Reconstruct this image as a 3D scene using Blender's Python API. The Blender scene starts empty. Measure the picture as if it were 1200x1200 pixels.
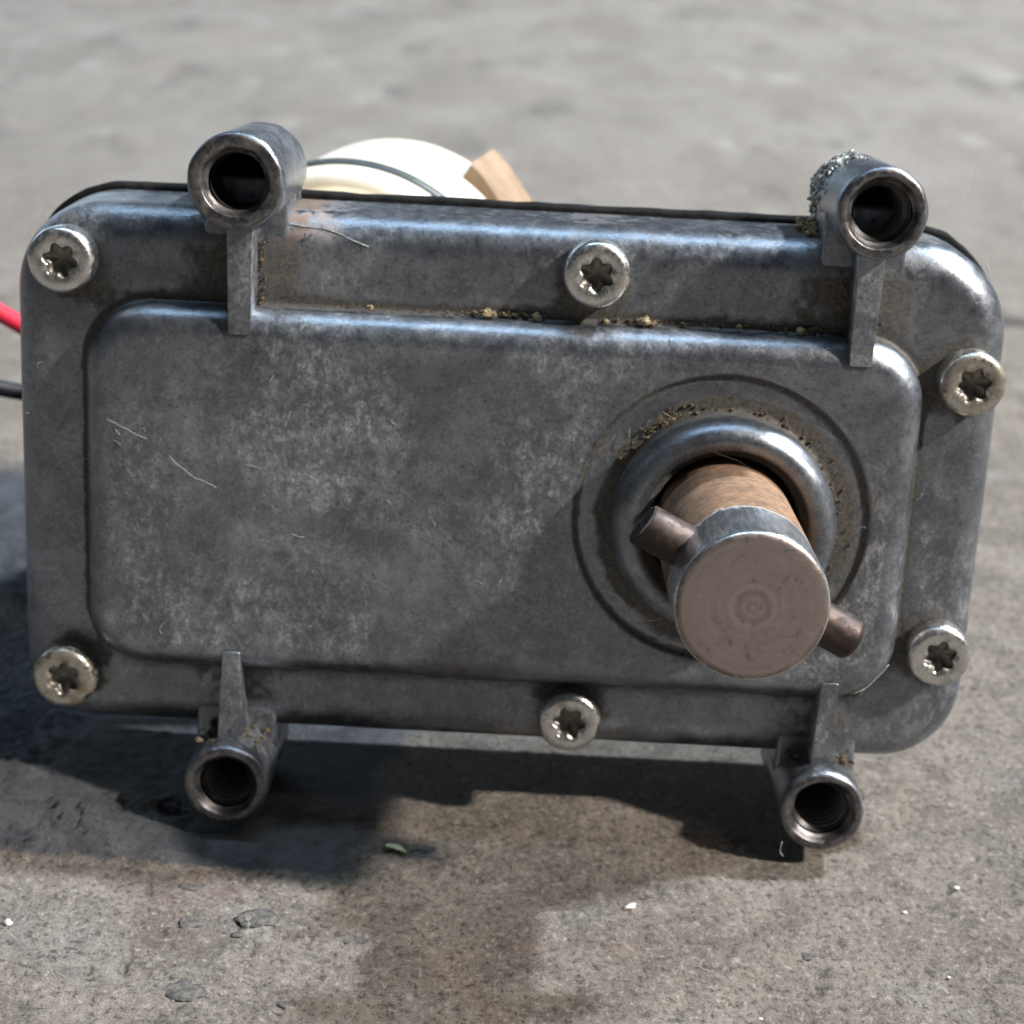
import bpy, bmesh, math, random
import numpy as np
from mathutils import Vector, Matrix, noise

random.seed(7)
R = math.radians
scene = bpy.context.scene
col = scene.collection

# ------------------------------------------------------------------ camera
# the motor's own axes: x right, y away along the shaft, z up (millimetres); it leans back a few degrees
LEAN = R(6.0)
ORG = Vector((0, 14, -46.7))                       # rear underside of the lower bosses, where it touches the floor
TILT = Matrix.Rotation(-LEAN, 4, 'X')


def L(x, y, z):                                    # motor millimetres -> local metres
    return Vector(((x - ORG.x) * .001, (y - ORG.y) * .001, (z - ORG.z) * .001))


TH, ROLL, DIST = R(15.8), R(3.0), 252.0
fw = Vector((0, math.cos(TH), -math.sin(TH)))
upv = Vector((0, math.sin(TH), math.cos(TH)))
rtv = Vector((1, 0, 0))
rt2 = rtv * math.cos(ROLL) + upv * math.sin(ROLL)
up2 = -rtv * math.sin(ROLL) + upv * math.cos(ROLL)
cp = L(*(-fw * DIST))
cm = Matrix((rt2, up2, -fw)).transposed().to_4x4()
cm.translation = cp
cam_d = bpy.data.cameras.new('camera')
cam = bpy.data.objects.new('camera', cam_d)
col.objects.link(cam)
cam.matrix_world = TILT @ cm
cam_d.sensor_width = 36
cam_d.lens = 36 * 2065 / 1200
cam_d.clip_start = .005
cam_d.clip_end = 200
cam_d.dof.use_dof = True
cam_d.dof.focus_distance = .218
cam_d.dof.aperture_fstop = 31
cam_d.dof.aperture_blades = 0
scene.camera = cam

# ------------------------------------------------------------------ light of the hall: ambient and overhead lamps
world = bpy.data.worlds.new('World')
scene.world = world
world.use_nodes = True
bg = world.node_tree.nodes['Background']
bg.inputs[0].default_value = (.80, .90, 1.0, 1)
bg.inputs[1].default_value = .042


def lamp(name, loc, target, power, size, color):
    d = bpy.data.lights.new(name, 'AREA')
    d.energy = power
    d.shape = 'DISK'
    d.size = size
    d.color = color
    o = bpy.data.objects.new(name, d)
    col.objects.link(o)
    o.location = loc
    o.rotation_euler = (Vector(target) - Vector(loc)).to_track_quat('-Z', 'Y').to_euler()
    return o


# a row of warm ceiling lamps to the right, a cool one behind, a broad cool skylight
lamp('hall_lamp', (2.50, -.90, 2.22), (0, 0, .05), 150, .17, (1.0, .91, .82))
lamp('hall_lamp', (1.55, -.66, 2.6), (0, 0, .05), 6, .17, (1.0, .91, .82))
lamp('hall_lamp', (1.05, .05, 2.8), (0, 0, .05), 4, .15, (1.0, .93, .86))
lamp('hall_lamp', (1.75, .80, 2.65), (0, 0, .05), 150, .14, (.84, .92, 1.0))
sky = lamp('hall_skylight', (0, .35, 3.6), (0, 0, .05), 36, 2.4, (.52, .76, 1.0))   # a long cool roof light overhead
sky.data.shape = 'RECTANGLE'
sky.data.size_y = .20
door = lamp('open_doorway', (-4.2, 5.6, 2.3), (0, 0, 1.0), 72, 6.0, (.66, .83, 1.0))   # daylight through a wide doorway far behind
door.data.shape = 'RECTANGLE'
door.data.size_y = 2.4

vs = scene.view_settings
vs.view_transform = 'Standard'
vs.look = 'None'
vs.exposure = .54
vs.gamma = 1


# ------------------------------------------------------------------ material helpers
class NT:
    def __init__(s, name):
        s.m = bpy.data.materials.new(name)
        s.m.use_nodes = True
        s.t = s.m.node_tree
        s.b = s.t.nodes['Principled BSDF']
        tc = s.t.nodes.new('ShaderNodeTexCoord')
        mp = s.t.nodes.new('ShaderNodeMapping')
        mp.inputs['Scale'].default_value = (1000, 1000, 1000)      # object millimetres
        s.t.links.new(tc.outputs['Object'], mp.inputs[0])
        s.P = mp.outputs[0]

    def link(s, a, b):
        s.t.links.new(a, b)

    def put(s, sock, v):
        if isinstance(v, bpy.types.NodeSocket):
            s.link(v, sock)
        elif isinstance(v, tuple) and len(v) == 3 and sock.type == 'RGBA':
            sock.default_value = (*v, 1)
        else:
            sock.default_value = v

    def noise(s, scale, detail=4, rough=.55, dist=0, stretch=None, offs=None, out='Fac'):
        n = s.t.nodes.new('ShaderNodeTexNoise')
        n.inputs['Scale'].default_value = scale
        n.inputs['Detail'].default_value = detail
        n.inputs['Roughness'].default_value = rough
        n.inputs['Distortion'].default_value = dist
        v = s.P
        if stretch or offs:
            m = s.t.nodes.new('ShaderNodeMapping')
            if stretch:
                m.inputs['Scale'].default_value = stretch
            if offs:
                m.inputs['Location'].default_value = offs
            s.link(v, m.inputs[0])
            v = m.outputs[0]
        s.link(v, n.inputs['Vector'])
        return n.outputs[out]

    def voro(s, scale, feature='F1', out='Distance', rand=1):
        n = s.t.nodes.new('ShaderNodeTexVoronoi')
        n.feature = feature
        n.inputs['Scale'].default_value = scale
        n.inputs['Randomness'].default_value = rand
        s.link(s.P, n.inputs['Vector'])
        return n.outputs[out]

    def ramp(s, v, lo, hi, a=0.0, b=1.0, smooth=True):
        n = s.t.nodes.new('ShaderNodeMapRange')
        n.interpolation_type = 'SMOOTHSTEP' if smooth else 'LINEAR'
        s.put(n.inputs[0], v)
        for i, q in zip((1, 2, 3, 4), (lo, hi, a, b)):
            n.inputs[i].default_value = q
        return n.outputs[0]

    def math(s, op, a, b=0.0, c=0.0):
        n = s.t.nodes.new('ShaderNodeMath')
        n.operation = op
        s.put(n.inputs[0], a)
        s.put(n.inputs[1], b)
        s.put(n.inputs[2], c)
        return n.outputs[0]

    def mix(s, f, a, b):
        n = s.t.nodes.new('ShaderNodeMix')
        n.data_type = 'RGBA'
        s.put(n.inputs[0], f)
        s.put(n.inputs[6], a)
        s.put(n.inputs[7], b)
        return n.outputs[2]

    def attr(s, name):
        n = s.t.nodes.new('ShaderNodeAttribute')
        n.attribute_name = name
        return n.outputs['Fac']

    def sep(s):
        n = s.t.nodes.new('ShaderNodeSeparateXYZ')
        s.link(s.P, n.inputs[0])
        return n.outputs

    def bump(s, h, strength, dist_mm, normal=None):
        n = s.t.nodes.new('ShaderNodeBump')
        n.inputs['Strength'].default_value = strength
        n.inputs['Distance'].default_value = dist_mm * .001
        s.put(n.inputs['Height'], h)
        if normal is not None:
            s.link(normal, n.inputs['Normal'])
        return n.outputs[0]

    def done(s, color=None, rough=None, metal=None, normal=None, **k):
        b = s.b
        if color is not None:
            s.put(b.inputs['Base Color'], color)
        if rough is not None:
            s.put(b.inputs['Roughness'], rough)
        if metal is not None:
            s.put(b.inputs['Metallic'], metal)
        if normal is not None:
            s.link(normal, b.inputs['Normal'])
        for kk, v in k.items():
            s.put(b.inputs[kk.replace('_', ' ')], v)
        return s.m


def mat_cast():
    n = NT('weathered_cast_alloy')
    big = n.noise(.05, 5, .62, .3)
    mid = n.noise(.24, 7, .70, .35)
    mid2 = n.noise(.55, 6, .72, .3, offs=(31, 17, 5))
    fine = n.noise(2.4, 5, .75, .4)
    fib = n.noise(.75, 6, .75, .9, stretch=(1.0, 1.0, .55), offs=(13, 7, 5))
    c = n.mix(n.ramp(mid, .28, .74), (.180, .204, .238), (.310, .345, .390))
    c = n.mix(n.ramp(mid2, .52, .70, 0, .55), c, (.37, .39, .415))
    c = n.mix(n.ramp(big, .40, .64), n.mix(.5, c, (.115, .118, .136)), c)
    c = n.mix(n.ramp(mid2, .46, .32, 0, .5), c, (.10, .098, .10))
    c = n.mix(n.ramp(n.noise(.09, 5, .65, .4, offs=(3, 71, 9)), .56, .70, 0, .35), c, (.20, .18, .155))
    c = n.mix(n.ramp(fine, .56, .70, 0, .55), c, (.48, .48, .47))
    c = n.mix(n.ramp(fine, .46, .34, 0, .6), c, (.06, .06, .064))
    # pale dust and oxide, clinging where it was wiped on
    dusty = n.math('MULTIPLY', n.attr('dust'), n.ramp(n.math('ADD', n.math('MULTIPLY', fib, .6), n.math('MULTIPLY', mid, .4)),   .42, .64))
    grit = n.noise(1.3, 5, .8, .8, stretch=(1, 1, .6), offs=(3, 9, 1))
    dusty = n.math('MULTIPLY', dusty, n.ramp(grit, .36, .56))
    c = n.mix(n.math('MULTIPLY', dusty, .72), c, n.mix(n.ramp(fine, .4, .6), (.225, .235, .245), (.52, .535, .55)))
    # brown grease and dirt in the corners
    dm = n.math('ADD', n.attr('dirt'), n.math('MULTIPLY', n.math('SUBTRACT', n.math('MULTIPLY_ADD', mid2, .5, n.math('MULTIPLY', mid, .5)), .5), 1.8))
    dirt = n.ramp(n.math('ADD', dm, n.math('MULTIPLY', n.math('SUBTRACT', fine, .5), .5)), .42, .72)
    dirt = n.math('MULTIPLY', dirt, n.ramp(n.attr('dirt'), .02, .2))
    c = n.mix(n.math('MULTIPLY', dirt, .88), c, n.mix(n.ramp(fine, .38, .64), (.026, .024, .021), (.105, .09, .068)))
    rs = n.math('MULTIPLY', n.attr('rusty'), n.ramp(mid2, .38, .56))
    c = n.mix(n.math('MULTIPLY', rs, .5), c, (.22, .12, .065))
    dirt = n.math('MAXIMUM', dirt, rs)
    rough = n.math('ADD', n.ramp(mid2, .3, .7, .27, .40), n.math('MULTIPLY', n.math('MAXIMUM', dusty, dirt), .25))
    metal = n.math('SUBTRACT', .88, n.math('MULTIPLY', n.math('MAXIMUM', n.math('MULTIPLY', dusty, .72), dirt), .78))
    h = n.math('ADD', n.math('MULTIPLY', mid2, .7), n.math('MULTIPLY', fine, .32))
    h = n.math('ADD', h, n.math('MULTIPLY', fib, .5))
    # short scratches
    sc1 = n.noise(1.0, 3, .6, .2, stretch=(.16, 1, 2.6), offs=(3, 0, 0))
    h = n.math('SUBTRACT', h, n.ramp(sc1, .66, .72, 0, .13))
    nrm = n.bump(h, .50, .15)
    return n.done(c, rough, metal, nrm)


def mat_machined():
    n = NT('machined_alloy')
    mid = n.noise(.5, 5, .65, .8)
    fine = n.noise(3.0, 4, .7, 1.2)
    c = n.mix(n.ramp(mid, .35, .66), (.10, .10, .106), (.24, .237, .24))
    c = n.mix(n.math('MULTIPLY', n.ramp(fine, .45, .32), .7), c, (.06, .055, .055))
    return n.done(c, n.ramp(mid, .3, .7, .32, .5), .9, n.bump(n.math('ADD', mid, n.math('MULTIPLY', fine, .4)), .4, .12))


def mat_dark_thread():
    n = NT('shaded_thread')  # grooves and bore end: darkness of the unlit bore painted into the colour
    mid = n.noise(.8, 4, .6)
    return n.done(n.mix(mid, (.012, .012, .012), (.05, .049, .048)), .4, .4, n.bump(mid, .3, .1))


def mat_zinc(name='zinc_plated_steel', tint=(.66, .66, .64), dirty=.5, th=.52):
    n = NT(name)
    mid = n.noise(.55, 5, .65, .6)
    fine = n.noise(2.6, 4, .7)
    c = n.mix(n.ramp(mid, .35, .65), tint, tuple(q * .75 for q in tint))
    d = n.math('MULTIPLY', n.ramp(mid, th, th + .16), dirty)
    c = n.mix(d, c, (.13, .105, .07))
    c = n.mix(n.math('MULTIPLY', n.ramp(fine, .42, .30), .6), c, (.16, .145, .12))
    return n.done(c, n.math('ADD', n.ramp(fine, .3, .7, .22, .38), n.math('MULTIPLY', d, .3)),
                  n.math('SUBTRACT', 1.0, n.math('MULTIPLY', d, .8)), n.bump(n.math('ADD', mid, n.math('MULTIPLY', fine, .4)), .3, .1))


def mat_socket():
    n = NT('grimy_socket')
    mid = n.noise(.9, 4, .6)
    return n.done(n.mix(mid, (.05, .045, .038), (.36, .345, .31)), .48, .7, n.bump(mid, .2, .1))


def mat_shaft():
    """end face: turned rings under a brown film; side: bright steel towards the tip, rust towards the housing"""
    n = NT('turned_steel_shaft')
    x, y, z = n.sep()
    r = n.math('SQRT', n.math('ADD', n.math('POWER', x, 2), n.math('POWER', z, 2)))
    mid = n.noise(.45, 5, .65, .7)
    fine = n.noise(2.4, 4, .7, .8)
    rings = n.math('SINE', n.math('ADD', n.math('MULTIPLY', r, 4.4), n.math('MULTIPLY', mid, 5.0)))
    rings2 = n.math('SINE', n.math('ADD', n.math('MULTIPLY', r, 2.1), n.math('MULTIPLY', mid, 3.0)))
    ringm = n.math('MULTIPLY_ADD', n.math('ADD', n.math('MULTIPLY', rings, .6), n.math('MULTIPLY', rings2, .4)),
                   n.ramp(r, 4.8, 1.3, .07, .42), .5)
    film = n.mix(ringm, (.185, .152, .142), (.35, .302, .282))
    film = n.mix(n.ramp(mid, .54, .72), film, (.30, .275, .262))
    film = n.mix(n.ramp(mid, .46, .30, 0, .65), film, (.115, .088, .076))
    tool = n.math('SINE', n.math('MULTIPLY_ADD', r, 17.0, n.math('MULTIPLY', fine, 3.0)))
    film = n.mix(n.math('MULTIPLY_ADD', tool, .06, .10), film, (.40, .36, .34))
    film = n.mix(n.math('MULTIPLY', n.ramp(fine, .42, .28), .6), film, (.09, .072, .06))
    film = n.mix(n.math('MULTIPLY', n.ramp(r, 8.2, 9.3), n.ramp(mid, .42, .60)), film, (.12, .098, .072))
    streak = n.noise(1.2, 4, .65, .3, stretch=(1.6, .25, 1.6))
    steel = n.mix(n.ramp(streak, .40, .62), (.50, .52, .56), (.85, .87, .90))
    rmot = n.noise(.7, 7, .72, .3, offs=(4, 8, 2))
    rust = n.mix(n.ramp(rmot, .30, .70), (.115, .064, .036), (.245, .146, .083))
    rust = n.mix(n.math('MULTIPLY', n.ramp(fine, .45, .30), .5), rust, (.12, .065, .04))
    edge = n.math('ADD', y, n.math('MULTIPLY', n.math('SUBTRACT', n.noise(.35, 4, .6, .5), .5), 5.0))
    # rust creeps further towards the tip on the shaded underside and left
    creep = n.math('ADD', n.math('MULTIPLY', n.math('MINIMUM', z, 0.0), .55), n.math('MULTIPLY', n.math('MINIMUM', n.math('ADD', x, 4.0), 0.0), .55))
    isr = n.ramp(n.math('SUBTRACT', edge, creep), 10.2, 11.8)
    side = n.mix(isr, steel, rust)
    face = n.ramp(y, .55, .20)
    chamf = n.ramp(n.math('ABSOLUTE', n.math('SUBTRACT', y, .55)), .4, .15)
    side = n.mix(n.math('MULTIPLY', isr, n.ramp(n.noise(.30, 6, .72, .3, offs=(9, 9, 9)), .48, .62, 0, .7)), side, (.085, .05, .033))
    c = n.mix(face, side, film)
    metal = n.math('SUBTRACT', .95, n.math('MAXIMUM', n.math('MULTIPLY', isr, n.math('SUBTRACT', 1, face)), n.math('MULTIPLY', face, .22)))
    rough = n.math('ADD', n.math('MULTIPLY', isr, .55), n.math('MULTIPLY_ADD', face, .16, .26))
    h = n.math('ADD', n.math('MULTIPLY', n.math('MULTIPLY', n.math('ADD', rings, n.math('MULTIPLY', tool, .4)), face), n.ramp(r, 5.0, 1.0, .06, .22)), n.math('ADD', mid, n.math('MULTIPLY', fine, .4)))
    return n.done(c, rough, metal, n.bump(h, .35, .12))


def mat_pin():
    n = NT('rusty_spring_pin')
    mid = n.noise(.5, 5, .65, .5)
    fine = n.noise(2.5, 4, .7)
    rust = n.ramp(mid, .46, .60)
    c = n.mix(rust, (.055, .043, .039), (.038, .023, .018))
    c = n.mix(n.math('MULTIPLY', n.ramp(fine, .44, .30), .7), c, (.07, .05, .045))
    return n.done(c, n.math('MULTIPLY_ADD', rust, .2, .48), n.math('SUBTRACT', .85, n.math('MULTIPLY', rust, .6)), n.bump(n.math('ADD', mid, fine), .18, .05))


def mat_simple(name, a, b, scale, rough, metal=0.0, bump=.2, bd=.15, **k):
    n = NT(name)
    mid = n.noise(scale, 5, .6, .4)
    return n.done(n.mix(n.ramp(mid, .32, .68), a, b), rough, metal, n.bump(mid, bump, bd), **k)


def mat_white_plastic():
    n = NT('cream_white_plastic')
    mid = n.noise(.12, 4, .6, .4)
    d = n.attr('dirt')
    c = n.mix(n.ramp(mid, .35, .7), (.74, .70, .60), (.64, .59, .49))
    c = n.mix(n.math('MULTIPLY', d, .8), c, (.36, .28, .13))
    return n.done(c, .38, 0.0, n.bump(mid, .1, .1))


def mat_floor():
    n = NT('worn_concrete')
    x, y, z = n.sep()
    tar = n.attr('tar')
    huge = n.noise(.0042, 5, .6, .5)
    big = n.noise(.018, 5, .62, .6)
    mid = n.noise(.11, 6, .68, .8)
    fine = n.noise(.95, 6, .76, 0)
    sand = n.noise(2.8, 4, .75, 0)
    grain = n.noise(.36, 8, .80, 0, offs=(11, 3, 0))
    c = n.mix(n.ramp(mid, .30, .70), (.180, .153, .128), (.345, .302, .256))
    c = n.mix(n.ramp(big, .50, .66, 0, .5), c, (.185, .165, .148))
    c = n.mix(n.ramp(n.noise(.03, 4, .6, .4, offs=(91, 33, 0)), .58, .70, 0, .35), c, (.28, .19, .15))
    c = n.mix(n.ramp(n.noise(.02, 4, .6, .4, offs=(-61, 133, 0)), .54, .72, 0, .45), c, (.35, .33, .31))
    blot = n.noise(.055, 6, .68, .3, offs=(23, 5, 0))
    c = n.mix(n.ramp(blot, .52, .64, 0, .5), c, (.165, .140, .118))
    c = n.mix(n.ramp(blot, .46, .36, 0, .35), c, (.40, .375, .345))
    far = n.ramp(y, 150, 600)
    stre = n.noise(.017, 8, .68, .3, stretch=(1.0, .42, 1), offs=(40, 12, 0))
    c = n.mix(n.math('MULTIPLY', far, .75), c, n.mix(n.ramp(stre, .36, .64), (.225, .205, .186), (.345, .322, .298)))
    c = n.mix(n.math('MULTIPLY', n.ramp(n.noise(.024, 5, .62, .2, stretch=(1, .38, 1), offs=(7, 77, 0)), .56, .66, 0, .75), far), c, (.13, .12, .112))
    c = n.mix(n.math('MULTIPLY', n.ramp(n.noise(.030, 5, .62, .2, stretch=(1, .38, 1), offs=(97, 7, 0)), .58, .68, 0, .6), far), c, (.44, .42, .40))
    c = n.mix(n.math('MULTIPLY', n.ramp(n.noise(.011, 5, .65, .4, offs=(51, 7, 0)), .55, .68, 0, .5), far), c, (.30, .235, .20))
    c = n.mix(n.ramp(grain, .47, .37, 0, .9), c, (.075, .064, .053))
    c = n.mix(n.ramp(grain, .54, .65, 0, .6), c, (.45, .415, .37))
    c = n.mix(n.ramp(fine, .47, .38, 0, .85), c, (.06, .052, .044))
    c = n.mix(n.ramp(fine, .55, .66, 0, .65), c, (.60, .56, .50))
    jx = n.math('MULTIPLY', n.ramp(x, 118, 150), n.ramp(n.math('ABSOLUTE', n.math('ADD', n.math('SUBTRACT', y, 292), n.math('MULTIPLY', n.math('SUBTRACT', mid, .5), 16))), 9, 3))
    c = n.mix(n.math('MULTIPLY', jx, .85), c, (.05, .047, .045))
    # single grains: pale chips and dark grit
    chips = n.voro(.42, out='Color')
    sepc = n.t.nodes.new('ShaderNodeSeparateColor')
    n.link(chips, sepc.inputs[0])
    dd = n.math('ADD', n.voro(.42), n.math('MULTIPLY', n.math('SUBTRACT', fine, .5), .35))
    spot = n.math('MULTIPLY', n.ramp(dd, .26, .16), n.ramp(sepc.outputs[0], .86, .88))
    c = n.mix(n.math('MULTIPLY', spot, .6), c, n.mix(n.ramp(sepc.outputs[1], .45, .55), (.09, .08, .075), (.50, .47, .43)))
    tc = n.mix(n.ramp(mid, .32, .70), (.06, .064, .074), (.170, .176, .190))
    tc = n.mix(n.math('MULTIPLY', n.ramp(fine, .48, .30), .7), tc, (.030, .030, .033))
    tc = n.mix(n.math('MULTIPLY', n.ramp(fine, .60, .74), .5), tc, (.30, .30, .31))
    tm = n.ramp(n.math('ADD', tar, n.math('MULTIPLY', n.math('SUBTRACT', mid, .5), .9)), .32, .66)
    tm = n.math('MULTIPLY', tm, n.ramp(tar, .02, .15))
    c = n.mix(tm, c, tc)
    h = n.math('ADD', n.math('MULTIPLY', grain, 1.5), n.math('MULTIPLY', fine, .7))
    h = n.math('ADD', h, n.math('MULTIPLY', sand, .26))
    c = n.mix(n.ramp(sand, .44, .32, 0, .45), c, (.09, .08, .07))
    c = n.mix(n.ramp(sand, .58, .70, 0, .45), c, (.58, .54, .49))
    h = n.math('SUBTRACT', h, n.math('MULTIPLY', spot, .1))
    return n.done(c, n.ramp(mid, .3, .7, .62, .85), 0.0, n.bump(h, 1.0, 1.8))


M = dict(crest=mat_simple('lit_thread_crest', (.62, .62, .60), (.82, .82, .80), .8, .42, .2), cast=mat_cast(), mach=mat_machined(), thread=mat_dark_thread(), zinc=mat_zinc(),
         zinc_dirty=mat_zinc('grimy_zinc_plated_steel', (.50, .485, .44), .8, .44), socket=mat_socket(), shaft=mat_shaft(), pin=mat_pin(),
         white=mat_white_plastic(), floor=mat_floor(),
         gasket=mat_simple('black_rubber_gasket', (.004, .004, .004), (.012, .012, .012), .6, .8, Specular_IOR_Level=.12),
         ring=mat_simple('dark_rubber_ring', (.03, .04, .042), (.06, .075, .078), .3, .45),
         tan=mat_simple('tan_fibre_board', (.20, .135, .082), (.28, .20, .13), .12, .7),
         red=mat_simple('red_wire_insulation', (.55, .02, .05), (.66, .04, .08), .2, .4),
         black=mat_simple('black_wire_insulation', (.006, .007, .012), (.012, .013, .02), .2, .5, Specular_IOR_Level=.2),
         hay=mat_simple('dry_grass_dirt', (.17, .13, .075), (.36, .29, .17), .9, .85),
         soil=mat_simple('caked_dirt', (.055, .042, .028), (.15, .115, .07), .9, .9, 0, .6, .3),
         lint=mat_simple('pale_lint', (.62, .58, .50), (.75, .72, .66), .5, .8),
         burr=mat_simple('torn_bright_alloy', (.13, .13, .118), (.34, .35, .335), .7, .5, .7, .8, .3),
         stone=mat_simple('dark_aggregate', (.030, .028, .027), (.105, .096, .086), .9, .85, 0, .9, .4),
         pale=mat_simple('pale_stone', (.40, .38, .35), (.55, .53, .49), .6, .7),
         leaf=mat_simple('dry_leaf_scrap', (.40, .42, .20), (.66, .64, .42), .5, .7))


# ------------------------------------------------------------------ object helpers
def obj(name, me, m=None, parent=None, smooth=True, **props):
    if isinstance(me, bmesh.types.BMesh):
        bm = me
        me = bpy.data.meshes.new(name)
        bm.to_mesh(me)
        bm.free()
    o = bpy.data.objects.new(name, me)
    col.objects.link(o)
    for q in (m if isinstance(m, (list, tuple)) else [m] if m else []):
        if q and q.name not in [x.name for x in me.materials]:
            me.materials.append(q)
    if smooth:
        for p in me.polygons:
            p.use_smooth = True
    if parent:
        o.parent = parent
    for k, v in props.items():
        o[k] = v
    return o


def pydata(verts, faces, attrs=None, name='mesh'):
    me = bpy.data.meshes.new(name)
    me.from_pydata([tuple(v) for v in verts], [], faces)
    if attrs:
        for k, vals in attrs.items():
            a = me.attributes.new(k, 'FLOAT', 'POINT')
            a.data.foreach_set('value', np.asarray(vals, dtype=np.float32))
    me.update()
    return me


def loft(loops, closed=True, cap_end=False, cap_start=False):
    """loops: list of equally long lists of points"""
    n = len(loops[0])
    v = [p for l in loops for p in l]
    f = []
    for i in range(len(loops) - 1):
        for j in range(n if closed else n - 1):
            k = (j + 1) % n
            f.append((i * n + j, i * n + k, (i + 1) * n + k, (i + 1) * n + j))
    if cap_end:
        f.append(tuple((len(loops) - 1) * n + j for j in range(n)))
    if cap_start:
        f.append(tuple(reversed(range(n))))
    return v, f


def lathe(profile, n=64, axis='y', wob=0.0, seed=0, cap0=False, cap1=False):
    """profile: (radius, y) in mm about the local y axis, returns a mesh in metres"""
    loops = []
    for i, (r, y) in enumerate(profile):
        l = []
        for j in range(n):
            a = 2 * math.pi * j / n
            w = 0
            if wob and r > 0:
                w = wob * noise.noise(Vector((math.cos(a) * r * .4 + seed, y * .4, math.sin(a) * r * .4)))
            l.append((math.cos(a) * (r + w) * .001, (y + w * .7) * .001, math.sin(a) * (r + w) * .001))
        loops.append(l)
    v, f = loft(loops, True, cap1, cap0)
    return pydata(v, f)


def tube(pts, rad, sides=8, taper=None):
    """tube through points (metres)"""
    pts = [Vector(p) for p in pts]
    loops = []
    ref = Vector((.12, .3, 1)).normalized()
    for i, p in enumerate(pts):
        t = (pts[min(i + 1, len(pts) - 1)] - pts[max(i - 1, 0)]).normalized()
        a = t.cross(ref)
        if a.length < 1e-3:
            a = t.cross(Vector((1, 0, 0)))
        a.normalize()
        b = t.cross(a)
        r = rad if taper is None else rad * taper(i / (len(pts) - 1))
        loops.append([p + (a * math.cos(2 * math.pi * k / sides) + b * math.sin(2 * math.pi * k / sides)) * r for k in range(sides)])
    return loft(loops, True, True, True)


def spline(pts, n=12):
    pts = [Vector(p) for p in pts]
    out = []
    for i in range(len(pts) - 1):
        p0, p1, p2, p3 = pts[max(i - 1, 0)], pts[i], pts[i + 1], pts[min(i + 2, len(pts) - 1)]
        for k in range(n):
            t = k / n
            out.append(.5 * ((2 * p1) + (-p0 + p2) * t + (2 * p0 - 5 * p1 + 4 * p2 - p3) * t * t + (-p0 + 3 * p1 - 3 * p2 + p3) * t ** 3))
    out.append(pts[-1])
    return out


def merge(parts):
    V, F = [], []
    for v, f in parts:
        o = len(V)
        V += list(v)
        F += [tuple(i + o for i in q) for q in f]
    return V, F


def clump(p, r, seed, squash=.7, sub=2):
    """a small irregular crumb, (verts, faces)"""
    bm = bmesh.new()
    bmesh.ops.create_icosphere(bm, subdivisions=sub, radius=1)
    vs_ = []
    for v in bm.verts:
        d = v.co.normalized()
        k = 1 + .55 * noise.noise(d * 1.6 + Vector((seed * 3.1, seed, -seed))) + .3 * noise.noise(d * 4 + Vector((seed, 5, seed * 2)))
        vs_.append(Vector(p) + Vector((d.x * k * r, d.y * k * r * squash, d.z * k * r * .9)))
    bm.verts.index_update()
    fs = [tuple(v.index for v in f.verts) for f in bm.faces]
    bm.free()
    return vs_, fs


def rrect(x0, z0, x1, z1, rad, off, nc=24, nt=40, ns=22):
    """rounded rectangle pulled in by off; rad = radii (bl, br, tr, tl); points in step with each other for any off"""
    x0, z0, x1, z1 = x0 + off, z0 + off, x1 - off, z1 - off
    cs = [(x0, z0, 1, 1, 180), (x1, z0, -1, 1, 270), (x1, z1, -1, -1, 0), (x0, z1, 1, -1, 90)]
    pts = []
    corner = []
    for (cx, cz, sx, sz, a0), r in zip(cs, rad):
        r = max(r - off, .25)
        corner.append([(cx + sx * r + r * math.cos(R(a0 + 90 * i / nc)), cz + sz * r + r * math.sin(R(a0 + 90 * i / nc))) for i in range(nc + 1)])
    for k in range(4):
        pts += corner[k]
        a, b = corner[k][-1], corner[(k + 1) % 4][0]
        m = nt if k % 2 == 0 else ns
        pts += [(a[0] + (b[0] - a[0]) * i / m, a[1] + (b[1] - a[1]) * i / m) for i in range(1, m)]
    return pts


def wav(x, z, s=.05, seed=0.0):
    return noise.noise(Vector((x * s + seed, z * s, seed)))


# ------------------------------------------------------------------ the floor: one sheet, finely modelled near the motor
def lines(lo, hi, step, far_lo, far_hi, g=1.16):
    a = list(np.arange(lo, hi + step * .5, step))
    s = step
    while a[-1] < far_hi:
        s *= g
        a.append(a[-1] + s)
    s = step
    b = []
    p = lo
    while p > far_lo:
        s *= g
        p -= s
        b.append(p)
    return b[::-1] + a


def sst(a, b, v):
    t = min(1, max(0, (v - a) / (b - a)))
    return t * t * (3 - 2 * t)


def tar_amount(x, y):
    e = 7 * noise.noise(Vector((x * .05, y * .05, 3.3))) + 3.0 * noise.noise(Vector((x * .2, y * .2, 8.3)))
    # a rough dark patch left of and under the motor, ending in a low broken ledge in front
    f = sst(-33, -28.5, y + e * .35) * sst(-6, -30, x + e) * sst(150, 85, y + e * 2)
    return f


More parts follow.
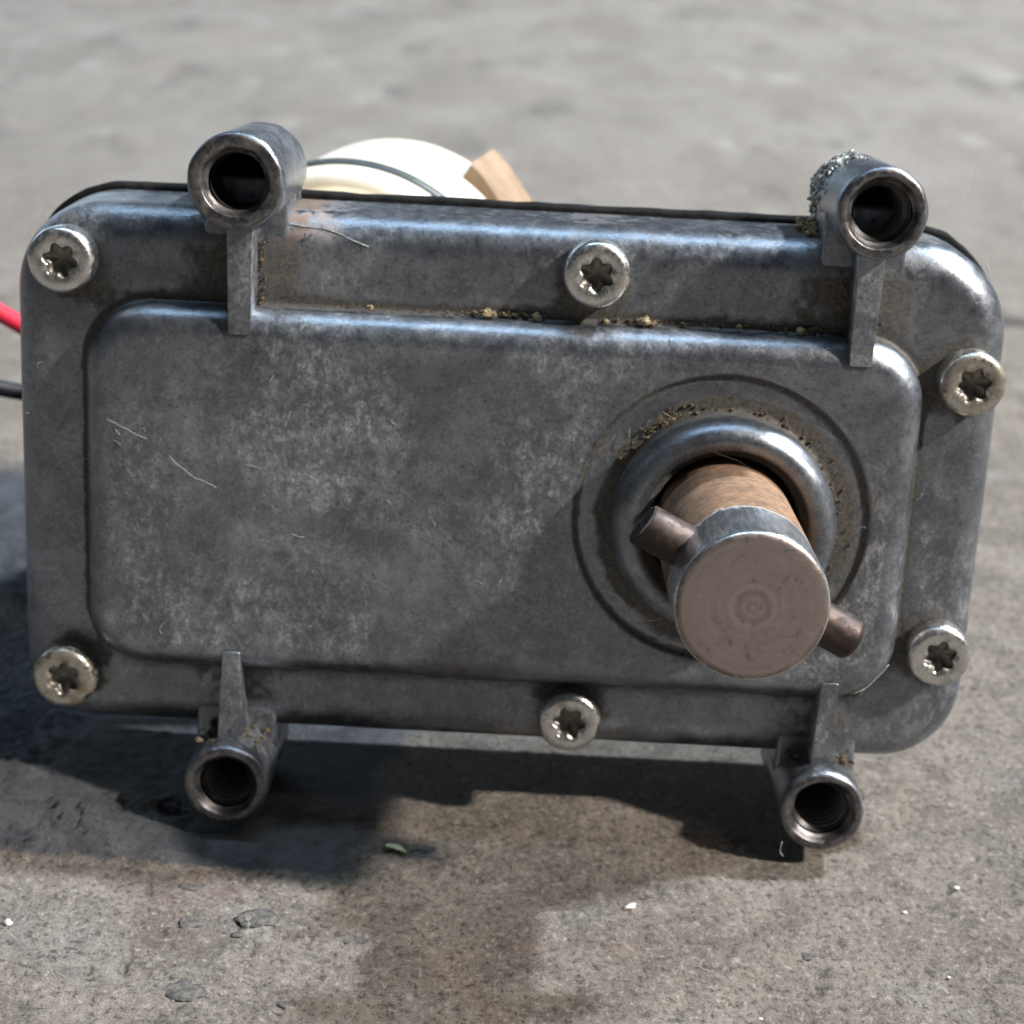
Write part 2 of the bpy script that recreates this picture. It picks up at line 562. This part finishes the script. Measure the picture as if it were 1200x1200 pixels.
def floor_height(x, y, tar):
    near = sst(260, 110, math.hypot(x, y))
    h = 0.0
    if near > 0:
        v = Vector((x, y, 0))
        n1 = noise.noise(v * .06)
        n2 = noise.noise(v * .22 + Vector((5, 1, 2)))
        n3 = noise.noise(v * .6 + Vector((1, 9, 2)))
        n4 = noise.noise(v * 1.3 + Vector((4, 2, 7)))
        h = near * (.25 * n1 + .32 * n2 + .42 * n3 + .34 * n4)
        # small pits
        pt = noise.noise(v * .33 + Vector((31, 4, 0)))
        h -= near * .5 * sst(.45, .62, pt)
        if tar > 0:
            rz = 1 - abs(noise.noise(v * .11 + Vector((2, 2, 9)))) * 2
            rz2 = 1 - abs(noise.noise(v * .3 + Vector((7, 1, 4)))) * 2
            h *= 1 - .5 * tar * sst(-48, -34, x)
            h += tar * (.55 + (.85 * rz + .6 * rz2) * (1 - sst(-44, -32, x)) + .30 * n3 + .22 * n4 - .4)
    h *= 1 - .8 * sst(-17, -11, y) * sst(40, 20, y) * sst(78, 66, abs(x))
    # level seats where the two lower tubes stand
    for bx in (-38.5, 46.5):
        d = max(abs(x - bx) - 5, 0) + max(-y - 26, 0, y - 5)
        h -= (h + .05) * sst(7, 1, d) * .85
    return min(h, 2.2)


xs = lines(-125, 125, .5, -30000, 30000)
ys = lines(-72, 80, .5, -20000, 60000)
nx, ny = len(xs), len(ys)
V, T = [], []
for y in ys:
    for x in xs:
        t = tar_amount(x, y) if (-200 < x < 20 and -60 < y < 240) else 0.0
        V.append((x * .001, y * .001, floor_height(x, y, t) * .001 if abs(x) < 300 and abs(y) < 300 else 0.0))
        T.append(t)
F = [(j * nx + i, j * nx + i + 1, (j + 1) * nx + i + 1, (j + 1) * nx + i) for j in range(ny - 1) for i in range(nx - 1)]
floor = obj('floor', pydata(V, F, {'tar': T}), M['floor'], kind='structure', label='grey worn concrete floor')


def fz(x, y):
    return floor_height(x, y, tar_amount(x, y) if (-200 < x < 20 and -60 < y < 240) else 0.0)


# dark stones set in the concrete, worn flush
for i, (x, y, rx, ry, ang) in enumerate([(-31.2, -42.6, 3.0, 1.9, .2), (-17.4, -46.9, 2.2, 1.2, -.2), (-38.4, -58.6, 2.7, 2.1, .1), (-42.0, -35.9, 1.4, .8, .1),
                                        (-40.4, -44.3, 1.6, 1.3, .6), (-62.5, -50.6, .6, .6, 0), (43.0, -44.2, 1.1, .8, .3), (-33.5, -46.0, 1.1, .7, .4),                                         (-25.4, -60.0, 1.0, .7, .2)]):
    bm = bmesh.new()
    bmesh.ops.create_uvsphere(bm, u_segments=18, v_segments=10, radius=1)
    for v in bm.verts:
        d = v.co.copy()
        k = 1 + .35 * noise.noise(d * 1.5 + Vector((i * 7.3, 0, 0))) + .15 * noise.noise(d * 4 + Vector((i * 3.3, 4, 0)))
        px, py = d.x * rx * k, d.y * ry * k
        ca, sa = math.cos(ang), math.sin(ang)
        v.co = Vector(((px * ca - py * sa) * .001, (px * sa + py * ca) * .001, d.z * .00016))
    o = obj('stone', bm, M['stone'], floor)
    o.location = (x * .001, y * .001, (fz(x, y) + .02) * .001)

# ------------------------------------------------------------------ the gear motor
motor = bpy.data.objects.new('gear_motor', None)
col.objects.link(motor)
motor.empty_display_size = .02
motor.rotation_euler = (-LEAN, 0, 0)
motor['label'] = 'grey cast metal gear motor with a protruding rusty steel shaft, leaning back on concrete'
motor['category'] = 'gear motor'

SX, SZ = 29.3, 1.7                                  # shaft axis
OUT = (-71.0, -36.0, 68.0, 41.0)
ORAD = (10.5, 12.0, 13.5, 13.0)
PAN = (-60.2, -24.8, 56.2, 27.7)
PRAD = (8.5, 9.0, 9.0, 9.0)

# --- front cover: one casting, loops from its rear edge over the rim, up onto the raised panel and in to the shaft collar
loops, dirt, dust, rusty = [], [], [], []


def near_seg(x, z, pts):
    return min(math.hypot(x - a, z - b) for a, b in pts)


def dustmap(x, z):
    k = .55 + 1.2 * wav(x, z, .045, 4.2) + .5 * wav(x, z, .15, 1.2)
    k += .45 * sst(8, -22, z) - .55 * sst(-5, 22, z) * sst(-25, 0, x)
    return min(1, max(0, k))


def add_loop(pts, y, dv, du=1.0, amp=.05):
    l = []
    for x, z in pts:
        l.append(L(x + amp * 1.5 * wav(x, z, .09, 7), y + amp * wav(x, z, .12, 2.5), z + amp * 1.5 * wav(x, z, .09, 17)))
        d = dv(x, z) if callable(dv) else dv
        dirt.append(min(1, max(0, d)))
        dust.append(dustmap(x, z) * du)
        rusty.append(sst(6, 1.5, math.hypot(x + 30.5, (z - 39.5) * 1.2) + 1.5 * wav(x, z, .5, 6)))
    loops.append(l)


def top_dirt(x, z):                                # grime on the upper rim beside the bosses and along the top
    d = 0
    for bx in (-38.5, 46.3):
        d = max(d, .75 * sst(13, 4, math.hypot((x - bx) * .8, z - 38)))
        d = max(d, .55 * sst(12, 4, math.hypot((x - bx) * .8, z + 34)))
    for sx_, sz_ in SCREWS:
        d = max(d, .62 * sst(8.5, 4.6, math.hypot(x - sx_, z - sz_)))
    return d


SCREWS = [(-63.1, 33.2), (9.8, 35.0), (62.5, 22.6), (62.5, -17.2), (9.9, -30.4), (-63.8, -27.6)]
RR = 4.8
for y in (14, 11, 8, RR):
    add_loop(rrect(*OUT, ORAD, -.35 * (y - RR) / 10), y, lambda x, z: .35 * sst(30, 41, z) + top_dirt(x, z) * .6, .5)
for i in range(1, 9):
    a = R(90 * i / 8)
    add_loop(rrect(*OUT, ORAD, RR * (1 - math.cos(a))), RR * (1 - math.sin(a)), lambda x, z: top_dirt(x, z) * .8, .6)
o1 = rrect(*OUT, ORAD, RR)
p0 = rrect(*PAN, PRAD, -1.3)
for i in range(1, 8):
    t = i / 7
    ls = [(a[0] + (b[0] - a[0]) * t, a[1] + (b[1] - a[1]) * t) for a, b in zip(o1, p0)]
    add_loop(ls, 0.0 if i < 7 else .12, lambda x, z, t=t: top_dirt(x, z) + .35 * t ** 3 + (.30 * sst(20, 30, z) * t ** 2) + .28 * sst(58, 66, x), .8)
# groove at the foot of the panel, wall, rounded shoulder
GD = lambda x, z: .95 + .1 * wav(x, z, .1)
add_loop(rrect(*PAN, PRAD, -.75), .25, GD, .2, .03)
add_loop(rrect(*PAN, PRAD, -.35), .15, GD, .2, .03)
add_loop(rrect(*PAN, PRAD, -.10), -.4, lambda x, z: .55, .3, .03)
PR = 3.6
PY = -5.0
for i in range(0, 9):
    a = R(8 + 82 * i / 8)
    add_loop(rrect(*PAN, PRAD, PR * (1 - math.cos(a))), PY + PR * (1 - math.sin(a)), .3 - .035 * i, .5, .03)
p1 = rrect(*PAN, PRAD, PR)
n = len(p1)
DR = 20.7
angs = [math.atan2(z - SZ, x - SX) for x, z in p1]


def circ(r):
    return [(SX + r * math.cos(a), SZ + r * math.sin(a)) for a in angs]


def ring_dirt(x, z):
    r = math.hypot(x - SX, z - SZ)
    a = math.atan2(z - SZ, x - SX)
    return 1.0 * sst(19.8, 15.8, r) + .35 * sst(21.5, 19, r) * (.6 + .6 * math.cos(a + .6)) + .3 * wav(x, z, .2, 5)


d0 = circ(DR + .5)
for i in range(1, 19):
    t = (i / 18)
    ls = [(a[0] + (b[0] - a[0]) * t, a[1] + (b[1] - a[1]) * t) for a, b in zip(p1, d0)]
    add_loop(ls, PY, lambda x, z: .35 * sst(27, 21, math.hypot(x - SX, z - SZ)) * sst(.0, -.9, math.sin(math.atan2(z - SZ, x - SX) + .5)) + .12 * sst(-10, -21, z), 1.0, .04)
add_loop(circ(DR + .12), PY + .03, .35, .6, .02)
add_loop(circ(DR - .12), PY + .55, .95, .2, .02)
add_loop(circ(DR - .5), PY + .60, .8, .3, .02)
for r in (19.4, 18.2, 17.2, 16.4):
    add_loop(circ(r), PY + .5, ring_dirt, .7, .03)
CR = 3.4
CO = 15.5
add_loop(circ(CO + .25), PY + .45, 1.0, .1, .02)
add_loop(circ(CO + .02), PY + .2, .9, .1, .02)
CY = -11.6
for i in range(0, 11):
    a = R(4 + 116 * i / 10)
    add_loop(circ(CO - 2.6 * (1 - math.cos(a)) * 1.0), CY + CR * (1 - math.sin(a)), .30 - .05 * i + (.28 if i > 7 else 0), .15, .02)
for r, y in ((11.2, CY + 2.2), (10.6, CY + 2.6), (10.35, CY + 2.9), (10.3, CY + 6), (10.3, CY + 11)):
    add_loop(circ(r), y, .75, .1, .02)
v, f = loft(loops)
cover = obj('cover', pydata(v, f, {'dirt': dirt, 'dust': dust, 'rusty': rusty}), M['cast'], motor)

# inside of the bore: a black seal round the shaft
seal = obj('shaft_seal', lathe([(10.3, 9.5), (10.0, 9.0), (9.3, 9.6), (9.2, 12)], 64), M['gasket'], motor)
seal.location = L(SX, CY - 4.0, SZ)

# --- rubber gasket and the housing behind it
gl = []
for y, o in ((14.02, 0), (14.05, -.6), (14.3, -1.05), (16.2, -1.15), (16.6, -.7), (16.65, .5)):
    pts = rrect(*OUT, ORAD, o - .2)
    gl.append([L(x + .12 * wav(x, z, .25, 3), y, z + (.22 * wav(x, z, .22, 9) + .25 * max(0, wav(x, z, .5, 21)) if z > 30 else 0)) for x, z in pts])
gasket = obj('gasket', pydata(*loft(gl)), M['gasket'], motor)
hl = []
for y, o in ((16.6, 4.5), (21, 5.0), (23.5, 6.0), (24.5, 9), (24.6, 16)):
    hl.append([L(x, y, z) for x, z in rrect(*OUT, (10, 10, 10, 10), o)])
v, f = loft(hl, True, True)
housing = obj('housing', pydata(v, f, {'dirt': [.2] * len(v), 'dust': [.5] * len(v)}), M['cast'], motor)

# --- mounting bosses: tube, threaded bore, foot and rib are the casting's own pieces
def bevel_box(x0, x1, y0, y1, z0, z1, bev, taper=0.0, seg=3):
    bm = bmesh.new()
    r = bmesh.ops.create_cube(bm, size=1)
    for v in bm.verts:
        fx = (v.co.x + .5)
        fy = (v.co.y + .5)
        fz_ = (v.co.z + .5)
        v.co = L(x0 + (x1 - x0) * fx, y0 + (y1 - y0) * fy, z0 + (z1 - z0) * fz_)
    bmesh.ops.bevel(bm, geom=bm.edges[:], offset=bev * .001, segments=seg, affect='EDGES', profile=.6)
    return bm


def attach_attrs(o, dv, du):
    me = o.data
    a = me.attributes.new('dirt', 'FLOAT', 'POINT')
    b = me.attributes.new('dust', 'FLOAT', 'POINT')
    mm = o.matrix_basis
    for i, v in enumerate(me.vertices):
        p = (mm @ v.co) * 1000 + ORG
        a.data[i].value = dv(p)
        b.data[i].value = du


BOSS = [(-38.4, 45.5, 6.45, 3.75, 1), (46.4, 45.8, 6.05, 3.95, 1), (-39.2, -40.6, 6.1, 3.8, -1), (46.9, -39.8, 6.1, 4.0, -1)]
for i, (bx, bz, ro, ri, s) in enumerate(BOSS):
    prof = [(ri - .1, 10), (ri - .1, 22.5), (ri + .3, 23.2), (ro - .5, 23.5), (ro, 23.0), (ro, 18), (ro, 12), (ro, 6), (ro, 2), (ro - .02, .55), (ro - .35, .12)]
    lip = [(ro - .7, 0), (ri + .95, .0), (ri + .75, .12), (ri + .55, .95), (ri + .25, 1.2), (ri + .05, 1.5)]
    me = lathe(prof + lip, 72, wob=.16, seed=i * 11.0)
    me.attributes.new('dirt', 'FLOAT', 'POINT')
    me.attributes.new('dust', 'FLOAT', 'POINT')
    o = obj('mounting_boss', me, [M['cast'], M['mach']], motor)
    o.location = L(bx, -9.5, bz)
    o['label'] = ['upper left tube with plain dark bore', 'upper right tube with torn metal on its side', 'lower left threaded tube', 'lower right threaded tube with bright end'][i]
    for p in me.polygons:
        if p.center.y < .00014 or p.center.xz.length < (ri + .9) * .001:
            p.material_index = 1
    ad = me.attributes['dirt']
    au = me.attributes['dust']
    for k, vv in enumerate(me.vertices):
        up_ = vv.co.z * s
        ad.data[k].value = .1 + (.45 * sst(0, -5, up_ * 1000) * sst(4, 10, vv.co.y * 1000) if s > 0 else .3 * sst(2, 6, up_ * 1000))
        au.data[k].value = .15 if s > 0 else .5
    # thread as real ridges, helix approximated by turned grooves slightly skewed
    tl = []
    pitch = 1.25
    N = 48
    dep = .16 if i == 0 else .55
    for q in range(17):
        for du, rr in ((0, ri), (.18, ri), (.55, ri - dep), (.85, ri - dep)):
            tl.append([(rr * math.cos(2 * math.pi * j / N) * .001, (1.3 + (q + du + .9 * (1 - abs(2 * j / N - 1))) * pitch) * .001, rr * math.sin(2 * math.pi * j / N) * .001) for j in range(N)])
    v, f = loft(tl, True, True, False)
    th = obj('thread', pydata(v, f), [M['thread'], M['crest']], o, smooth=False)
    for fi, p in enumerate(th.data.polygons):
        if (fi // N) % 4 == 2 and i != 0:
            p.material_index = 1  # crests painted pale, as if catching light, against the dark grooves

    # foot between tube and rim
    zi, zo = (34.0, bz) if s > 0 else (-30, bz)
    x0, x1 = (bx - 5.9, bx + 5.8)
    foot = obj('boss_foot', bevel_box(x0, x1, .18, 13.6, min(zi, zo), max(zi, zo), .7), M['cast'], motor)
    attach_attrs(foot, lambda p, s=s: .45 if s > 0 else .38, .5)
    # rib from tube to panel
    rz0, rz1 = (24.6, bz - 4.5) if s > 0 else (-21.6, bz + 4.8)
    bm = bevel_box(bx - 1.5, bx + 1.5, -6.0, .5, min(rz0, rz1), max(rz0, rz1), .35, seg=2)
    for vv in bm.verts:
        p = vv.co * 1000 + ORG
        if s > 0:
            t = sst(24.6, 40, p.z)
        else:
            t = sst(-21.6, -36, p.z)
        wdt = 1 + .18 * t if s > 0 else .82 + .38 * t
        p.x = bx + (p.x - bx) * wdt
        if p.y < -3:
            p.y = -5.35 - .65 * t
        vv.co = L(*p)
    rib = obj('rib', bm, M['cast'], motor)
    attach_attrs(rib, lambda p: .12, .7)

# --- six socket screws


def torx_r(a, ro, ri):
    t = (math.cos(6 * a) + 1) / 2
    return ri + (ro - ri) * (t ** .8)


def screw_mesh():
    N = 96
    rings = []
    for r, y in ((4.05, 5.0), (4.35, 4.8), (4.5, 4.3), (4.58, 1.6), (4.55, .9), (4.35, .40), (3.95, .08), (3.4, 0.0), (2.95, .02)):
        rings.append([(r * math.cos(2 * math.pi * j / N) * .001, y * .001, r * math.sin(2 * math.pi * j / N) * .001) for j in range(N)])
    for k, y in ((1.06, .06), (1.0, .22)):
        rings.append([(torx_r(2 * math.pi * j / N, 2.42, 1.78) * k * math.cos(2 * math.pi * j / N) * .001, y * .001,
                       torx_r(2 * math.pi * j / N, 2.42, 1.78) * k * math.sin(2 * math.pi * j / N) * .001) for j in range(N)])
    return loft(rings)


def socket_mesh():
    N = 96
    rings = []
    for k, y in ((1.0, .21), (.985, 1.15), (.90, 1.3), (.55, 1.75), (.12, 2.2)):
        rings.append([(torx_r(2 * math.pi * j / N, 2.42, 1.78 + (1 - k) * .5) * k * math.cos(2 * math.pi * j / N) * .001, y * .001,
                       torx_r(2 * math.pi * j / N, 2.42, 1.78 + (1 - k) * .5) * k * math.sin(2 * math.pi * j / N) * .001) for j in range(N)])
    return loft(rings, True, True)


sm = pydata(*screw_mesh(), name='screw')
sm2 = pydata(*screw_mesh(), name='screw')
km = pydata(*socket_mesh(), name='socket')
for me, mt in ((sm, 'zinc'), (sm2, 'zinc_dirty'), (km, 'socket')):
    me.materials.append(M[mt])
for i, (x, z) in enumerate(SCREWS):
    o = obj('screw', sm2 if i in (2, 5) else sm, None, motor)
    o.location = L(x, -4.1, z)
    o.rotation_euler = (0, R([10, 25, -14, 40, 5, 33][i]), 0)
    if i in (2, 5):
        o['label'] = 'screw head dulled by yellowish grime'
    k = obj('socket', km, None, o)

# --- output shaft with its cross pin
shaft = obj('output_shaft', lathe([(.01, 0), (.7, .0), (1.5, .03), (3, .0), (5, .02), (7, .01), (8.4, .05), (8.95, .12), (9.3, .42), (9.45, .85), (9.48, 2), (9.47, 4), (9.5, 7), (9.48, 10),
                                   (9.5, 13), (9.5, 18), (9.5, 24), (9.5, 36)], 96, wob=.03, seed=3), M['shaft'], motor)
shaft.location = L(SX, -42.5, SZ)
PA = R(-26.5)
pd = Vector((math.cos(PA), 0, math.sin(PA)))
N = 40
rings = []
pr = 2.8
for xx, k in ((-15.4, .02), (-15.4, .9), (-15.4, .92), (-15.4, .92), (-15.15, .99), (-15.1, 1), (-12, 1), (12, 1), (14.8, 1), (15.0, .99), (15.5, .88), (15.55, .84), (15.6, .8), (15.6, .02)):
    l = []
    for j in range(N):
        a = 2 * math.pi * j / N
        # a split runs along the pin
        g = abs((a - R(62) + math.pi) % (2 * math.pi) - math.pi)
        rr = pr * k * (1 - .10 * sst(R(9), R(4), g))
        sk = .35 * math.sin(a) if xx < -13 else 0
        l.append(((xx + sk) * .001, rr * math.cos(a) * .001 * 1.0, rr * math.sin(a) * .001))
    rings.append(l)
pin = obj('cross_pin', pydata(*loft(rings)), M['pin'], shaft)
pin.location = Vector((.0006, .0094, .0002))
pin.rotation_euler = (0, -PA, 0)

# --- electric motor behind the gearbox
A0, A1 = Vector((-29.2, 50, 16.7)), Vector((-23.4, 88, 18.4))
ax = (A1 - A0).normalized()
mb = lathe([(9, -25.5), (9, -12.0), (23.0, -11.5), (23.9, -10.0), (24.0, -8.2), (24.6, -7.9), (25.6, -7.6), (26.4, -6.9), (26.9, -5.6), (27.0, -3), (27.0, -1.7), (26.4, -1.4), (26.4, 1.4), (27, 1.7), (27.0, 10), (27.2, 30),
            (27.2, 36), (26.6, 38.2), (25, 39.4), (21, 39.8), (8, 40), (7.8, 42), (.1, 42)], 96)
a = mb.attributes.new('dirt', 'FLOAT', 'POINT')
for i, vv in enumerate(mb.vertices):
    a.data[i].value = .9 * sst(25.2, 24.0, vv.co.xz.length * 1000) * (1 if vv.co.y < 0 else 0)
body = obj('motor_body', mb, M['white'], motor)
body.rotation_mode = 'QUATERNION'
body.rotation_quaternion = Vector((0, 1, 0)).rotation_difference(ax)
body.location = L(*A0)
rg = []
for j in range(96):
    a = 2 * math.pi * j / 96
    rg.append([((26.8 + 1.1 * math.cos(t)) * math.cos(a) * .001, 1.9 * math.sin(t) * .001, (26.8 + 1.1 * math.cos(t)) * math.sin(a) * .001) for t in [2 * math.pi * k / 10 for k in range(10)]])
v, f = loft(rg + [rg[0]])
obj('rubber_ring', pydata(v, f), M['ring'], body)
# tan bracket on the motor's far right
bl = []
for i in range(25):
    a = R(-20 + 78 * i / 24)
    b = .10 if i in (0, 24) else 0
    sec = [(23.0, 22), (23.0, 43), (29.4 - 1.2 * i / 24 + 1.6 * sst(18, 24, i), 43), (30.0 - 1.2 * i / 24 + 1.6 * sst(18, 24, i), 42.4), (30.0 - 1.2 * i / 24 + 1.6 * sst(18, 24, i), 22.6), (29.4 - 1.2 * i / 24 + 1.6 * sst(18, 24, i), 22)]
    bl.append([(r * math.cos(a) * .001, y * .001, r * math.sin(a) * .001) for r, y in sec])
v, f = loft(bl, True, True, True)
tb = obj('end_bracket', pydata(v, f), M['tan'], body, smooth=False)
# wires running out to the left
for name, mt, rad, pts in (('wire', 'red', 1.55, [(-36, 92, 14), (-60, 84, -2), (-80, 70, 5), (-89, 60, 13.2), (-101, 52, 21), (-122, 44, 20), (-150, 46, -4), (-176, 60, -30)]),
                           ('wire', 'black', 1.5, [(-34, 92, 8), (-58, 80, -4), (-78, 66, -2.5), (-89, 60, .4), (-104, 54, 3.2), (-130, 52, -6), (-160, 60, -26), (-185, 72, -33)])):
    v, f = tube(spline([L(*p) for p in pts], 10), rad * .001, 10)
    obj(name, pydata(v, f), M[mt], motor, label='red insulated wire' if mt == 'red' else 'black insulated wire')

# --- dirt crumbs, torn metal and lint on the casting
rnd = random.Random(11)
crumbs, hay = [], []
for i in range(110):
    x = rnd.choice([rnd.uniform(-34, 44), rnd.gauss(-4, 3), rnd.gauss(17, 2.5), rnd.gauss(40, 3)])
    z = 28.3 + abs(rnd.gauss(0, .25))
    crumbs.append(clump(L(x, -.1 + rnd.uniform(-.6, .1), z), rnd.uniform(.10, .34) * .001, i, 1, 2))
for x, z, r in ((-5.0, 28.6, .75), (-4.0, 28.4, .5), (2.0, 28.5, .6), (17.0, 28.7, .8), (16.2, 28.5, .5), (18.0, 28.4, .5), (11.6, 28.3, .4), (-21, 28.5, .45), (30, 28.6, .4), (38.5, 28.4, .6)):
    hay.append(clump(L(x, -1.0, z), r * .001, x, 1, 2))
for i in range(90):                               # crumbs round the collar
    a = R(rnd.choice([rnd.gauss(128, 14), rnd.gauss(20, 26), rnd.uniform(-60, 180)]))
    r = 15.7 + abs(rnd.gauss(0, .9))
    crumbs.append(clump(L(SX + r * math.cos(a), -4.7, SZ + r * math.sin(a)), rnd.uniform(.08, .26) * .001, i * 1.7, 1, 2))
for i in range(120):                              # beside the upper bosses and ribs
    bx = rnd.choice([-38.4, 46.4])
    sd = rnd.choice([-1, 1])
    x = bx + sd * (2.0 + abs(rnd.gauss(0, .5)))
    crumbs.append(clump(L(x, -.1, rnd.uniform(28, 37)), rnd.uniform(.1, .3) * .001, i * 2.3, 1, 1))
for i in range(110):
    bx = rnd.choice([-39.2, 46.9])
    crumbs.append(clump(L(bx + max(-4.6, min(4.6, rnd.gauss(0, 2.8))), rnd.uniform(-6.5, 0), (-35.2 if bx < 0 else -34.4) + rnd.uniform(-.4, .6)), rnd.uniform(.15, .5) * .001, i * 3.3, 1, 1))
V_, F_ = merge(crumbs)
obj('caked_dirt', pydata(V_, F_), M['soil'], motor, smooth=False, kind='stuff')
burr = []
for i in range(340):                              # torn, spattered metal down the left flank of the upper right tube
    a = R(rnd.gauss(152, 24))
    a = min(max(a, R(95)), R(205))
    y = rnd.uniform(1.5, 13) if rnd.random() < .6 else rnd.uniform(7, 13.4)
    rr = 6.05 + rnd.uniform(-.1, .5) * (1 if y > 4 else .4)
    pv, pf = clump((0, 0, 0), rnd.uniform(.25, .6) * .001 * (1 if y > 5 else .6), i * 1.3, 1, 2)
    st = Matrix.Rotation(rnd.uniform(0, 6.28), 3, 'Y') @ Matrix.Diagonal((rnd.uniform(.8, 1.4), 1, rnd.uniform(.55, 1.0))) @ Matrix.Rotation(rnd.uniform(0, 6.28), 3, 'Z')
    burr.append(([st @ q + L(46.4 + (rr - .3) * math.cos(a), y, 45.8 + (rr - .3) * math.sin(a)) for q in pv], pf))
V_, F_ = merge(burr)
obj('torn_metal', pydata(V_, F_), M['burr'], motor, smooth=False, kind='stuff')
for i in range(90):
    x = 41 + rnd.gauss(-.8, 1.0)
    hay.append(clump(L(x, rnd.uniform(3, 12), 41.0 + abs(rnd.gauss(0, .8))), rnd.uniform(.2, .55) * .001, i * 1.9, 1, 1))
for i in range(22):                               # chaff at the collar's upper left
    a = R(rnd.gauss(126, 9))
    r = 16.4 + abs(rnd.gauss(0, .7))
    p = L(SX + r * math.cos(a), -4.9 - rnd.random() * .8, SZ + r * math.sin(a))
    q = p + Vector((rnd.gauss(0, .8), rnd.gauss(-.2, .3), rnd.gauss(0, .8))) * .001
    hay.append(tube([p, (p + q) / 2 + Vector((0, -.0003, 0)), q], .00006, 4))
V_, F_ = merge(hay)
obj('chaff', pydata(V_, F_), M['hay'], motor, smooth=False, kind='stuff')


def on_shoulder(x, deg, lift=.0):                 # a point on the upper rim's rounded edge
    a = R(deg)
    return L(x, RR - (RR + lift) * math.sin(a), OUT[3] - RR + (RR + lift) * math.cos(a))


nick = tube(spline([on_shoulder(-33.5, 50), on_shoulder(-31, 55), on_shoulder(-28, 58), on_shoulder(-25.5, 66), on_shoulder(-23.6, 76), on_shoulder(-21.6, 84)], 8), .00013, 6,
            lambda t: .5 + .8 * abs(math.sin(t * 9)) * (1 - t * .5))
obj('raised_nick', pydata(*nick), M['burr'], motor)


def face_y(x, z):
    r = math.hypot(x - SX, z - SZ)
    if PAN[0] + 3 < x < PAN[2] - 3 and PAN[1] + 3 < z < PAN[3] - 3:
        return PY - .12
    return -.12


lint = []


def fibre(x, z, ln, ang, curl, rad=.026, y=None):
    pts = []
    for k in range(11):
        pts.append(L(x, (face_y(x, z) if y is None else y) - .12 * math.sin(k * .6) - .05, z))
        x += math.cos(ang) * ln / 10
        z += math.sin(ang) * ln / 10
        ang += curl + rnd.gauss(0, .12)
    lint.append(tube(pts, rad * .001, 4))


fibre(-66.0, 1.5, 9, 1.2, -.22)
fibre(-66.2, 3.5, 5, -1.0, .3)
fibre(-66.0, 2.0, 3.5, .5, .62)
fibre(-60.5, 12.5, 10, -.25, -.03)
fibre(-48, 7, 8, -.9, .02)
fibre(-2.5, 25.0, 5, -.3, -.13, y=-4.4)
fibre(26, 13.0, 7, -.15, -.08, .05, -9.8)
fibre(40.5, 11.5, 5, -1.6, .05, .045, -9.8)
fibre(50.0, -23.0, 7, .35, .02, .05, -5.2)
fibre(52.0, -24.8, 4, .9, .2, .04, -1.2)
fibre(13, -9.5, 6, .2, -.2, .04)
fibre(18, -12.0, 4, -.2, .1, .04, -9)
fibre(41.5, -44.5, 2.5, -2.0, .2, .04, -9.8)
for i in range(110):
    x = rnd.uniform(-69, 64)
    z = rnd.choice([rnd.uniform(-24, 26), rnd.uniform(-33, 38)])
    if math.hypot(x - SX, z - SZ) < 17:
        continue
    if rnd.random() > .25 + .75 * dustmap(x, z):
        continue
    fibre(x, z, rnd.choice([.5, .8, 1.2, 2.4]) * rnd.uniform(.7, 1.3), rnd.uniform(0, 6.28), rnd.gauss(0, .13), rnd.uniform(.012, .026))
V_, F_ = merge(lint)
obj('lint', pydata(V_, F_), M['lint'], motor, kind='stuff')

# ------------------------------------------------------------------ loose bits on the floor


def bit(name, label, cat, x, y, r, m, seed, squash=.6, flat=.6):
    v, f = clump((0, 0, 0), r * .001, seed, squash, 2)
    v = [Vector((p.x, p.y, p.z * flat)) for p in v]
    o = obj(name, pydata(v, f), m, label=label, category=cat)
    zmin = min(p.z for p in v)
    o.location = (x * .001, y * .001, fz(x, y) * .001 - zmin - .00008)
    return o


bit('pebble', 'tiny round white pebble at the left edge of the floor', 'pebble', -64.2, -46.8, .62, M['pale'], 2, 1, .8)
o = bit('stone_chip', 'pale elongated stone chip on the floor in front of the motor', 'stone chip', 19.2, -35.2, 1.05, M['pale'], 5, .45, .4)
o.rotation_euler = (0, 0, .55)
# green and white scrap lying at the edge of the shadow
bm = bmesh.new()
sc = []
for k in range(9):
    t = k / 8
    w = .75 * math.sin(math.pi * (.12 + .82 * t)) * (1 - .4 * t)
    xx = (t - .5) * 3.6
    zz = .35 + .35 * math.sin(t * 3.1)
    sc.append([(xx * .001, (w + .25 * t) * .001, (zz + .15) * .001), (xx * .001, 0, zz * .001), (xx * .001, (-w + .25 * t) * .001, (zz + .2) * .001),
               (xx * .001, (-w + .25 * t) * .001, (zz + .08) * .001), (xx * .001, 0, (zz - .14) * .001), (xx * .001, (w + .25 * t) * .001, (zz + .03) * .001)])
v, f = loft(sc, True, True, True)
o = obj('leaf_scrap', pydata(v, f), M['leaf'], label='small curled pale green leaf scrap at the edge of the shadow', category='leaf scrap')
o.location = (-.0143, -.0246, fz(-14.3, -24.6) * .001 + .0001)
o.rotation_euler = (0, 0, -.55)
for i, (x, y, r) in enumerate([(66.5, -27, .5), (58, -33, .35), (61.0, -48, .3), (35, -58, .35)]):
    bit('grit', ['largest pale grain of grit near the right edge of the floor', 'small pale grain of grit right of the lower right tube', 'pale grain of grit low on the right of the floor',
                 'pale grain of grit near the bottom edge, right of centre'][i], 'grit', x, y, r, M['pale'], 9 + i, .8, .6)
scene.cycles.use_denoising = True
scene.cycles.use_adaptive_sampling = False
